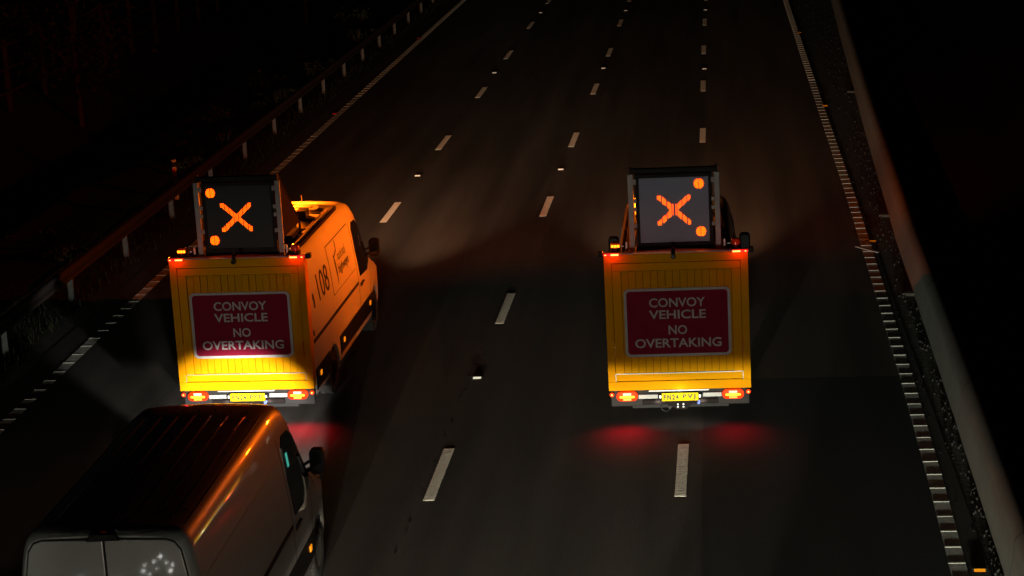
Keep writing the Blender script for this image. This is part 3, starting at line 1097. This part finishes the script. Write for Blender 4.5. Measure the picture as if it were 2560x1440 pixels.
def message_sign(root, pinched, screen_mat, dx_cross, dots):
    """lane-signal board standing at the back of the roof; dots = [(dx, dz), ...]"""
    y = 0.40
    zc = 3.165
    fr = MB()
    fr.box(-0.55, 0.55, y + 0.01, y + 0.14, 2.64, 3.69)
    board = fr.build('message_sign', M['black'], root, bevel=0.01)
    # raised bezel
    for (a, b, c, d) in ((-0.55, 0.55, 3.645, 3.69), (-0.55, 0.55, 2.64, 2.69), (-0.55, -0.50, 2.69, 3.645), (0.50, 0.55, 2.69, 3.645)):
        m_ = MB()
        m_.box(a, b, y - 0.012, y + 0.0095, c, d)
        m_.build('bezel', M['matt_black'], board)
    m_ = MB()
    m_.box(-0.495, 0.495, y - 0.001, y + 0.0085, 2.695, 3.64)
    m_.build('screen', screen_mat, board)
    wx, hz = 0.47, 0.42

    def cross(dx, dz):
        u = dx / (wx / 2)
        v = dz / (hz / 2)
        if abs(u) > 1 or abs(v) > 1:
            return False
        if pinched:
            if abs(dx) < 0.014:
                return False
            if abs(dx) < 0.048 and abs(dz) < 0.085:
                return True
        return abs(abs(u) - abs(v)) < 0.23
    led_dots('led_cross', cross, wx, hz, board, y - 0.0015, dx_cross, zc, mod=4, gap=0.013 if pinched else 0.009)
    for (dx, dz) in dots:
        led_dots('led_roundel', lambda a, b: a * a + b * b < 0.071 ** 2, 0.15, 0.15, board, y - 0.0015, dx, zc + dz, mod=6, pitch_x=0.0125, pitch_z=0.0125)
    # top bar, posts, brackets
    m_ = MB()
    m_.box(-0.62, 0.62, y - 0.02, y + 0.10, 3.715, 3.775)
    m_.box(-0.62, -0.60, y - 0.02, y + 0.10, 3.775, 3.81)
    m_.box(0.60, 0.62, y - 0.02, y + 0.10, 3.775, 3.81)
    m_.build('top_rail', M['matt_black'], root, bevel=0.004)
    for s in (-1, 1):
        m_ = MB()
        m_.box(s * 0.58, s * 0.655, y - 0.05, y + 0.0, 2.55, 3.71)
        post = m_.build('sign_post', M['galv'], root, bevel=0.006)
        for bz_, bh in ((3.56, 0.075), (3.29, 0.06), (3.17, 0.06), (2.93, 0.06)):
            m_ = MB()
            m_.box(s * 0.535, s * 0.578, y - 0.045, y - 0.014, bz_, bz_ + bh)
            m_.build('bracket', M['galv'], post, bevel=0.004)
        # gusset plate that stays the board from the front
        m_ = MB()
        m_.prism([(y + 0.0, 3.76), (y + 0.05, 3.80), (y + 1.28, 2.83), (y + 1.26, 2.80), (y + 0.0, 2.80)], 'x', s * 0.60, s * 0.615)
        g_ = m_.build('gusset_plate', M['dark_steel'], root)
        m_ = MB()
        m_.tube([(s * 0.615, y + 0.04, 3.80), (s * 0.615, y + 1.28, 2.82)], 0.014, 8)
        m_.tube([(s * 0.615, y + 1.28, 2.82), (s * 0.615, y + 1.30, 2.60)], 0.018, 8)
        m_.build('stay_bar', M['dark_steel'], g_, smooth=True)
        # latch lever and bolt at the post foot
        m_ = MB()
        m_.box(s * 0.69, s * 0.715, y - 0.10, y - 0.07, 2.63, 2.74)
        m_.box(s * 0.74, s * 0.82, y - 0.10, y - 0.08, 2.665, 2.685)
        m_.build('latch', M['alu'], root, bevel=0.004)
    m_ = MB()
    m_.box(-0.56, 0.56, y + 0.02, y + 0.30, 2.58, 2.635)
    m_.build('hinge_beam', M['matt_black'], root)


def light_bar(root, shape, lit, power, sweeps, lift=0.0, xc=0.0, w=1.18):
    yb = shape.F - 1.72
    z = shape.ztop(yb) + lift
    for s in (-1, 1):
        if lift:
            b = MB()
            b.box(xc + s * w * 0.34 - 0.03, xc + s * w * 0.34 + 0.03, yb - 0.05, yb + 0.05, z - lift - 0.02, z)
            b.build('bar_foot', M['black'], root)
    b = MB()
    b.prism(rrect(xc, yb, w, 0.20, 0.08), 'z', z - 0.0, z + 0.025)
    bar = b.build('light_bar', M['black'], root, bevel=0.006, smooth=True)
    t = MB()
    t.prism(rrect(xc, yb, w - 0.02, 0.19, 0.08), 'z', z + 0.085, z + 0.105)
    t.build('lid', M['matt_black'], bar, bevel=0.006)
    for k in range(6):
        x = xc + (k - 2.5) * 0.192 * w / 1.18
        m_ = MB()
        m_.prism(rrect(x, yb, 0.18 * w / 1.18, 0.165, 0.03, 3), 'z', z + 0.0255, z + 0.0845)
        m_.build('lens', M['amber_lens'] if k in lit else M['amber_off'], bar)
    zl = z + 0.068
    # sweeping reflectors: each throws its flash one way
    for x, dy, ax, ay, size, pw in sweeps:
        lamp('SPOT', 'beacon_flash', (x, yb + dy, zl), pw * power, AMBER, 0.09, size, 0.6, (x + ax * 10, yb + dy + ay * 10, zl - 0.8), root)


def convoy_van(label, loc, rotz, plate, number, cross_dx, dots, screen_mat, lit, powers):
    """built in its own frame: y = 0 at the face of the rear panel, +y towards the front"""
    S = VanShape(5.65 - 0.2, 1.62, 2.60, rear_round=True)
    root = thing('convoy_van', label, 'van', loc, rotz, 'convoy vans with lane signal boards')
    OFF = 0.2                                  # the body starts behind the rear panel
    body_root = root
    body = S.shell().build('body', M['white'], root, smooth=True)
    kids0 = set(root.children)
    side_fittings(S, root, (0.42, 2.32, S.F - 0.75), M['white'], 0.76 if number else 0.86)
    wheels(S, root)
    # roof: two rails, ribs, cab spoiler form, hatch and blocks
    for s in (-1, 1):
        b = MB()
        b.box(s * 0.735, s * 0.775, 0.25, S.F - 1.9, S.H - 0.045, S.H + 0.02)
        b.build('roof_rail', M['dark_steel'], root, bevel=0.006)
        b = MB()
        b.box(s * 0.66, s * 0.70, 0.35, S.F - 2.2, S.H - 0.01, S.H + 0.045)
        b.build('roof_rail', M['galv'], root, bevel=0.006)
    roof_ribs(S, root, 5, 0.5, S.F - 2.0, M['white'])
    b = MB()
    b.prism(rrect(0.05, S.F - 1.98, 0.9, 0.34, 0.12), 'z', S.H - 0.01, S.H + 0.03)
    b.prism(rrect(0.05, S.F - 1.98, 0.66, 0.14, 0.06), 'z', S.H + 0.03, S.H + 0.05)
    b.build('roof_hatch', M['white'], root, bevel=0.01, smooth=True)
    b = MB()
    b.box(0.27, 0.44, 2.75, 3.02, S.H - 0.01, S.H + 0.11)
    b.build('roof_box', M['black'], root, bevel=0.01)
    b = MB()
    b.box(0.27, 0.34, 2.25, 2.38, S.H - 0.01, S.H + 0.07)
    b.build('roof_box', M['black'], root, bevel=0.01)
    b = MB()
    b.box(0.38, 0.60, 0.95, 1.55, S.H - 0.01, S.H + 0.10)
    b.build('roof_box', M['dark_steel'], root, bevel=0.01)
    for yy in (1.9, 2.62, 3.15):
        b = MB()
        b.box(-0.64, 0.64, yy, yy + 0.018, S.H - 0.03, S.H + 0.004)
        b.build('roof_seam', M['matt_black'], root)
    b = MB()
    b.tube([(0.1, S.F - 1.36, S.H - 0.05), (0.1, S.F - 1.40, S.H + 0.12)], 0.008, 6)
    b.build('aerial', M['black'], root)
    # side markings
    for s in (1,):
        S.skin([(1.98, 1.50), (S.F - 1.62, 1.50), (S.F - 1.68, 2.26), (2.02, 2.26)], 0.005, 'side_panel', M['white'], root, sub=0.15, side=s)
        for poly in ([(1.965, 1.49), (1.98, 1.49), (2.02, 2.27), (2.005, 2.27)], [(2.0, 2.262), (S.F - 1.66, 2.262), (S.F - 1.66, 2.274), (2.0, 2.274)],
                     [(1.97, 1.488), (S.F - 1.62, 1.488), (S.F - 1.62, 1.50), (1.97, 1.50)]):
            S.skin(poly, 0.0035, 'panel_gap', M['matt_black'], root, sub=0.1, side=s)

        def on_side(me, yc, zc, name):
            for v in me.vertices:
                yy, zz = yc + v.co.x, zc + v.co.y
                v.co = Vector((S.side_x(yy, zz) + 0.0075 + v.co.z * 0.5, yy, zz))
            me.materials.append(M['print'])
            me.name = name
            o = bpy.data.objects.new(name, me)
            col.objects.link(o)
            o.parent = root
            return o
        if number:
            on_side(text_mesh(number, 0.82, 0.42, 0.0), 1.36, 1.87, 'fleet_number')
        # road emblem and operator's name
        S.skin([(2.42, 1.56), (2.47, 1.72), (2.46, 1.92), (2.42, 2.02), (2.37, 2.06), (2.38, 1.88), (2.40, 1.72)], 0.0075, 'emblem', M['print'], root, side=s)
        S.skin([(2.40, 2.03), (2.62, 2.10), (2.66, 2.24), (2.69, 2.24), (2.65, 2.075), (2.42, 2.0)], 0.0075, 'emblem', M['print'], root, side=s)
        on_side(text_mesh('national', 0.62, 0.16, -0.01), 2.96, 1.98, 'lettering')
        on_side(text_mesh('highways', 0.82, 0.20, 0.012), 2.98, 1.76, 'lettering')
        S.skin([(0.52, 1.66), (0.60, 1.64), (0.64, 1.74), (0.62, 1.86), (0.55, 1.88), (0.50, 1.82), (0.53, 1.75)], 0.004, 'badge', M['print'], root, side=s)
        S.skin(rrect(0.24, 1.34, 0.06, 0.09, 0.025, 3), 0.006, 'lock_cap', M['black'], root, side=s)
    # shift everything so far behind the rear panel
    for c in list(root.children):
        c.location.y += OFF
    # ---------------- rear panel
    Y = 0.0
    W, ZB, ZT = 1.025, 0.60, 2.62
    frame = MB()
    frame.box(-W + 0.02, W - 0.02, 0.05, 0.21, ZB + 0.01, ZT - 0.01)
    panel = frame.build('rear_panel', M['dark_yellow'], root, bevel=0.004)
    for (a, b, c, d, nm) in ((-W, W, ZT - 0.125, ZT, 'frame_rail'), (-W, W, ZB, ZB + 0.13, 'frame_rail'), (-W, -W + 0.105, ZB + 0.132, ZT - 0.127, 'frame_rail'), (W - 0.105, W, ZB + 0.132, ZT - 0.127, 'frame_rail')):
        m_ = MB()
        m_.box(a, b, Y, 0.19, c, d)
        m_.build(nm, M['yellow'], panel, bevel=0.004)
    # door frame, set back a little
    xi, zi0, zi1 = W - 0.113, ZB + 0.138, ZT - 0.135
    for (a, b, c, d) in ((-xi, xi, zi1 - 0.11, zi1), (-xi, xi, zi0, zi0 + 0.105), (-xi, -xi + 0.12, zi0 + 0.108, zi1 - 0.113), (xi - 0.12, xi, zi0 + 0.108, zi1 - 0.113)):
        m_ = MB()
        m_.box(a, b, Y + 0.012, 0.06, c, d)
        m_.build('door_rail', M['yellow'], panel, bevel=0.003)
    # bright metal edges of the lower rail
    m_ = MB()
    m_.box(-xi + 0.002, xi - 0.002, Y + 0.006, Y + 0.03, zi0 + 0.1055, zi0 + 0.1125)
    m_.box(-xi - 0.006, -xi - 0.001, Y + 0.006, Y + 0.03, zi0, zi0 + 0.112)
    m_.box(xi + 0.001, xi + 0.006, Y + 0.006, Y + 0.03, zi0, zi0 + 0.112)
    m_.build('metal_edge', M['alu'], panel)
    m_ = MB()
    m_.box(-W + 0.02, W - 0.02, Y + 0.03, Y + 0.12, ZT + 0.0005, ZT + 0.006)
    m_.build('metal_edge', M['alu'], panel)
    # fifteen tongue-and-groove planks
    xl, xr = -xi + 0.123, xi - 0.123
    pw = (xr - xl) / 15
    z0p, z1p = zi0 + 0.116, zi1 - 0.116
    pk = MB()
    pk.box(-pw / 2 + 0.0032, pw / 2 - 0.0032, 0, 0.035, z0p, z1p)
    pl = None
    for k in range(15):
        if pl is None:
            pl = pk.build('plank', M['yellow_b'], panel, bevel=0.003)
            o = pl
        else:
            o = pl.copy()
            col.objects.link(o)
        o.location = (xl + pw * (k + 0.5), 0.024 + 0.0015 * ((k * 7) % 4), 0)
        o.rotation_euler = (0.0015 * ((k * 5) % 7 - 3), 0, 0.012 * ((k * 11) % 5 - 2))
    # convoy sign
    sx, sz = 0.0, 1.605
    m_ = MB()
    m_.prism(rrect(sx, sz, 1.52, 1.01, 0.075), 'y', 0.0, 0.020)
    sign = m_.build('convoy_sign', M['sign_white'], root)
    m_ = MB()
    m_.prism(rrect(sx, sz, 1.445, 0.935, 0.05), 'y', -0.0015, 0.0185)
    m_.build('sign_face', M['crimson'], sign)
    for txt, w_, h_, dz in (('CONVOY', 0.80, 0.135, 0.295), ('VEHICLE', 0.81, 0.130, 0.118), ('NO', 0.265, 0.135, -0.112), ('OVERTAKING', 1.235, 0.135, -0.305)):
        lettering(txt, w_, h_, M['sign_white'], sign, (sx, -0.0025, sz + dz), REAR, 0.015)
    # slips coloured as tail-lamp reflections in the frame gap, not fitted reflectors
    for s in (-1, 1):
        m_ = MB()
        m_.box(s * (xi + 0.0005) - 0.005, s * (xi + 0.0005) + 0.005, Y + 0.001, Y + 0.02, 1.23, 1.33)
        m_.box(s * (xi + 0.0005) - 0.005, s * (xi + 0.0005) + 0.005, Y + 0.001, Y + 0.02, 1.11, 1.21)
        m_.build('reflector', M['amber_reflector'] if s < 0 else M['red_reflector'], panel)
    # corner marker lamps, beacons, camera
    for s in (-1, 1):
        m_ = MB()
        m_.box(s * 1.03, s * 0.80, -0.02, 0.03, ZT - 0.012, ZT + 0.022)
        mk = m_.build('marker_lamp', M['mark_red'], root, bevel=0.006)
        m_ = MB()
        xa = -0.92 if s < 0 else 0.81
        m_.box(xa, xa + 0.11, -0.024, -0.0195, ZT - 0.006, ZT + 0.016)
        m_.build('lamp_core', M['mark_hot'], mk)
        m_ = MB()
        xb = -1.01 if s < 0 else 0.98
        m_.box(xb, xb + 0.025, -0.024, -0.0195, ZT - 0.002, ZT + 0.012)
        m_.build('lamp_core', M['mark_hot'], mk)
        lamp('POINT', 'marker_glow', (s * 0.9, -0.10, ZT + 0.01), 1.3, RED, 0.03, parent=root)
        m_ = MB()
        m_.lathe([(0.075, 0.0), (0.075, 0.05), (0.06, 0.055)], 'z', (s * 0.86, 0.20, 2.63), 20)
        bc = m_.build('beacon', M['black'], root, smooth=True)
        m_ = MB()
        m_.lathe([(0.066, 0.056), (0.066, 0.11), (0.055, 0.135), (0.0, 0.145)], 'z', (s * 0.86, 0.20, 2.63), 20)
        m_.build('dome', M['amber_off'], bc, smooth=True)
        if s < 0:
            m_ = MB()
            for a in range(3):
                m_.box(s * 0.86 - 0.055 + 0.042 * a, s * 0.86 - 0.022 + 0.042 * a, 0.128, 0.136, 2.70, 2.735)
            m_.build('beacon_core', M['amber_lens'], bc)
            lamp('SPOT', 'beacon_sweep', (s * 0.86 - 0.09, 0.20, 2.66), SWEEP, AMBER, 0.03, 11, 1.0, (s * 0.86 - 4.3, -9.2, 3.0), root)
        m_ = MB()
        m_.box(s * 1.03, s * 1.11, 0.05, 0.16, 2.58, 2.66)
        m_.build('side_lamp_pod', M['black'], root, bevel=0.02)
    m_ = MB()
    m_.tube([(-0.03, 0.06, ZT + 0.06), (-0.03, 0.0, ZT + 0.04), (-0.03, -0.03, ZT - 0.03)], 0.028, 10)
    m_.lathe([(0.036, -0.07), (0.036, -0.02), (0.02, -0.01)], 'y', (-0.03, 0.0, ZT - 0.035), 14)
    camp = m_.build('rear_camera', M['black'], root, smooth=True)
    m_ = MB()
    m_.lathe([(0.014, -0.076), (0.014, -0.0705)], 'y', (-0.03, 0.0, ZT - 0.035), 12)
    m_.build('camera_lens', M['glass'], camp)
    # ---------------- lamps and metalwork below the panel
    for s in (-1, 1):
        cx = s * 0.765
        m_ = MB()
        m_.prism(rrect(cx, 0.505, 0.31, 0.135, 0.065, 6), 'y', 0.0, 0.06)
        tl = m_.build('tail_lamp', M['tail_red'], root, bevel=0.01, smooth=True)
        m_ = MB()
        m_.prism(rrect(cx, 0.502, 0.225, 0.036, 0.017, 4), 'y', -0.006, -0.0005)
        m_.build('light_bar_segment', M['tail_hot'], tl)
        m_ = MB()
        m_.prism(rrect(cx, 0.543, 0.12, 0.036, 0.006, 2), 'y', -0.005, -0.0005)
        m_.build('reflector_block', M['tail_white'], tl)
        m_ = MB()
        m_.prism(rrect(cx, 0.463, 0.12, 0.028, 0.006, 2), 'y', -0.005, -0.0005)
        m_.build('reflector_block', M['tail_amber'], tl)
        m_ = MB()
        m_.lathe([(0.034, -0.0), (0.030, -0.015), (0.0, -0.022)], 'y', (s * 0.985, 0.02, 0.535), 14)
        mk = m_.build('corner_marker', M['tail_red'], root, smooth=True)
        m_ = MB()
        m_.lathe([(0.014, -0.020), (0.010, -0.028), (0.0, -0.030)], 'y', (s * 0.985, 0.02, 0.535), 10)
        m_.build('lamp_core', M['mark_hot'], mk, smooth=True)
        lamp('SPOT', 'tail_glow', (cx, -0.07, 0.46), (65 if s < 0 else (150 if number else 38)), (1, 0.0, 0.02), 0.06, 128, 1.0, (cx, -0.22, 0.0), root)
        lamp('POINT', 'tail_spill', (cx, -0.06, 0.50), 1.0, RED, 0.04, parent=root)
    m_ = MB()
    m_.prism(rrect(0.0, 0.487, 0.53, 0.118, 0.012, 3), 'y', -0.004, 0.012)
    np_ = m_.build('number_plate', M['plate'], root)
    a_, b_ = plate.split()
    lettering(a_, 0.215, 0.080, M['print'], np_, (-0.128, -0.0055, 0.487), REAR, 0.026, spacing=1.3)
    lettering(b_, 0.185, 0.080, M['print'], np_, (0.130, -0.0055, 0.487), REAR, 0.026, spacing=1.4)
    m_ = MB()
    m_.box(-0.45, 0.42, -0.015, 0.08, 0.578, 0.596)
    m_.build('step_edge', M['alu'], root, bevel=0.003)
    m_ = MB()
    m_.box(-0.60, -0.30, 0.03, 0.09, 0.46, 0.52)
    m_.box(0.33, 0.60, 0.03, 0.09, 0.47, 0.53)
    m_.build('bumper_bar', M['galv'], root, bevel=0.004)
    for s in (-1, 1):
        m_ = MB()
        m_.box(s * 0.30 - 0.02, s * 0.30 + 0.02, -0.01, 0.02, 0.47, 0.525)
        pl_ = m_.build('plate_lamp', M['black'], root, bevel=0.006)
        m_ = MB()
        m_.box(s * 0.285 - 0.010, s * 0.285 + 0.010, -0.014, -0.0105, 0.478, 0.515)
        m_.build('lamp_lens', M['plate_lamp'], pl_)
    for s in (-1, 1):
        lamp('SPOT', 'plate_lamp_glow', (s * 0.33, -0.03, 0.44), 5, (1, 0.90, 0.74), 0.04, 110, 1.0, (s * 0.2, 0.30, 0.0), root)
    lamp('POINT', 'plate_lamp_fill', (0.0, -0.10, 0.57), 0.55, (1, 0.97, 0.88), 0.02, parent=root)
    m_ = MB()
    m_.box(-1.0, 1.0, 0.095, 0.24, 0.33, 0.595)
    m_.build('rear_bumper', M['matt_black'], root, bevel=0.02)
    m_ = MB()
    m_.tube([(-0.55, 0.08, 0.40), (0.55, 0.08, 0.40)], 0.04, 10)
    m_.build('tow_crossbar', M['dark_steel'], root, smooth=True)
    m_ = MB()
    m_.prism([(-0.22, 0.425), (0.22, 0.425), (0.09, 0.30), (-0.06, 0.30)], 'y', 0.0, 0.014)
    tp = m_.build('tow_plate', M['dark_steel'], root)
    for bx in (-0.035, 0.045):
        for bz_ in (0.335, 0.375):
            m_ = MB()
            m_.lathe([(0.014, 0.0), (0.014, -0.010), (0.0, -0.012)], 'y', (bx, -0.0005, bz_), 8)
            m_.build('bolt', M['alu'], tp)
    m_ = MB()
    m_.tube([(-0.27, -0.01, 0.46), (-0.29, -0.03, 0.38), (-0.26, -0.05, 0.31), (-0.20, -0.05, 0.285), (-0.15, -0.03, 0.31), (-0.13, 0.0, 0.36)], 0.009, 6)
    m_.build('trailer_cable', M['black'], root, smooth=True)
    m_ = MB()
    m_.lathe([(0.025, -0.04), (0.025, 0.03)], 'y', (-0.15, 0, 0.345), 10)
    m_.build('cable_plug', M['black'], root)
    m_ = MB()
    m_.lathe([(0.022, -0.03), (0.022, 0.04)], 'y', (0.265, 0, 0.40), 10)
    m_.build('trailer_socket', M['blue_socket'], root)
    # ---------------- roof board and light bar
    message_sign(root, screen_mat is M['screen_glare'], screen_mat, cross_dx, dots)
    pre = set(root.children)
    light_bar(root, S, lit, *powers)
    for c in root.children:
        if c not in pre:
            c.location.y += OFF
    # dipped head lamps that light the road ahead
    for s in (-1, 1):
        lamp('SPOT', 'head_lamp_beam', (s * 0.7, S.L + 0.26, 0.85), VAN_FAR, (1, 0.60, 0.33), 0.06, 36, 1.0, (s * 0.7 + s * 0.6, S.L + 30, 2.9), root)
    return root


LEFT = convoy_van('white convoy van with yellow rear panel, number 108 on its side, orange lit flank', (-7.135, 29.24, 0), R(-0.9), 'FN24 PYP', '108', -0.035,
                  [(-0.41, 0.375), (-0.40, -0.345)], M['screen_dark'], (0, 1), (BEACON, [(-0.35, 0.135, 0.3, 1, 120, 0.08), (-0.35, -0.135, 0.5, -1, 120, 0.10), (-0.05, 0.125, 0.7, 1, 120, 0.45), (-0.12, -0.135, 0.9, -1, 120, 0.5)], 0.13, -0.42, 0.62))
RIGHT = convoy_van('white convoy van with yellow rear panel and signal screen pale with reflected light in the outer lane', (-0.655, 28.77, 0), R(0.6), 'FN24 PVJ', '', 0.0,
                   [(0.36, 0.375), (0.375, -0.325)], M['screen_glare'], (0, 1, 2, 3, 4, 5), (BEACON, [(-0.34, 0.135, -1, 0.25, 150, 2.2), (-0.33, -0.135, -1, -0.25, 150, 1.4), (0.1, 0.135, -0.1, 1, 84, 1.8), (-0.45, -0.135, -0.1, -1, 120, 0.5)], 0.02))

# ------------------------------------------------------------------ the unmarked white van in the corner
M['door_gloss'] = mat('door_gloss_paint', (0.5, 0.495, 0.48), 0.4, 0, 1.0)
M['door_gloss'].node_tree.nodes['Principled BSDF'].inputs['Coat Roughness'].default_value = 0.055
M['door_gloss'].node_tree.nodes['Principled BSDF'].inputs['Coat IOR'].default_value = 1.9
S3 = VanShape(5.30, 1.40, 2.605, rear_round=True)
van3 = thing('white_van', 'plain white van with dark roof and glossy rear doors in the lower left corner', 'van', (-5.85, 17.86, 0), R(0.0))
van3.scale = (0.97, 1, 1)
S3.shell().build('body', M['white_gloss'], van3, smooth=True)
side_fittings(S3, van3, (0.5, 2.6, S3.F - 0.78), M['white_gloss'], 0.76)
wheels(S3, van3)
roof_ribs(S3, van3, 7, 0.45, S3.F - 1.7, M['white_gloss'])
dm = MB()
rr = random.Random(17)
for j, y in enumerate((0.45, 0.62, 1.5, 2.35, 2.9, 3.45, 3.8)):
    for k in range(7):
        if rr.random() < 0.75:
            x = -0.55 + 0.185 * k + (0.09 if j % 2 else 0)
            dm.lathe([(0.016, 0.0), (0.014, 0.006), (0.008, 0.010), (0.0, 0.0115)], 'z', (x, y + rr.uniform(-.02, .02), S3.H - 0.004 - 0.022 * (abs(x) / 0.6) ** 2), 10)
dm.build('roof_plugs', M['black'], van3, smooth=True, kind='stuff')
for s in (-1, 1):
    b = MB()
    b.box(s * 0.715, s * 0.745, 0.3, S3.F - 1.6, S3.H - 0.075, S3.H - 0.045)
    b.build('roof_gutter', M['black'], van3, bevel=0.004)
    # upper body crease and sliding-door rail
    S3.skin([(0.3, 2.02), (S3.F - 1.6, 2.02), (S3.F - 1.6, 2.05), (0.3, 2.05)], 0.006, 'body_crease', M['white_gloss'], van3, sub=0.2, side=s)
for s in (-1, 1):
    d = MB()
    zlo, zhi = 0.62, 2.50
    pts = [(s * 0.012, zlo), (s * 0.90, zlo), (s * 0.905, 1.25), (s * 0.855, 1.75), (s * 0.79, 2.20), (s * 0.755, 2.40), (s * 0.70, 2.48), (s * 0.62, 2.51), (s * 0.012, 2.52)]
    d.prism(pts, 'y', -0.018, 0.02)
    dr = d.build('rear_door', M['door_gloss'], van3, bevel=0.008)
    e = MB()
    pts2 = [(s * 0.0, zlo - 0.02), (s * 0.912, zlo - 0.02), (s * 0.917, 1.25), (s * 0.867, 1.76), (s * 0.803, 2.21), (s * 0.767, 2.41), (s * 0.705, 2.495), (s * 0.62, 2.524), (s * 0.0, 2.534)]
    e.prism(pts2, 'y', -0.006, 0.015)
    e.build('door_seal', M['matt_black'], dr)
    h = MB()
    h.box(s * 0.07, s * 0.03, -0.04, -0.0185, 1.15, 1.40)
    h.build('handle', M['black'], dr, bevel=0.008)
    t = MB()
    t.prism(rrect(s * 0.945, 1.12, 0.10, 0.42, 0.04), 'y', -0.012, 0.06)
    t.build('tail_lamp', M['red_reflector'], van3, bevel=0.008)
b = MB()
b.prism([(-0.17, 2.505), (0.17, 2.515), (0.12, 2.58), (-0.12, 2.58)], 'y', -0.045, 0.06)
hb = b.build('high_brake_lamp', M['matt_black'], van3, bevel=0.01)
b = MB()
b.box(-0.02, 0.03, -0.01, 0.04, 2.581, 2.595)
b.build('lens', M['red_reflector'], hb)
b = MB()
b.box(-0.95, 0.95, -0.06, 0.16, 0.40, 0.56)
b.build('rear_bumper', M['black'], van3, bevel=0.02)
# a lit tablet screen behind the cab glass
S3.skin(rrect(S3.F - 1.30, 1.94, 0.085, 0.16, 0.012, 2), 0.015, 'tablet_screen', M['screen_cyan'], van3)
for s in (-1, 1):
    dipped(s * 0.66, S3.L + 0.12, 0.80, FOLLOW * (1.0 if s > 0 else 0.7), (1, 0.95, 0.86), 5.0 if s > 0 else 4.4, 14.5 if s > 0 else 13, 0.30, -0.42 if s > 0 else -0.16, van3)
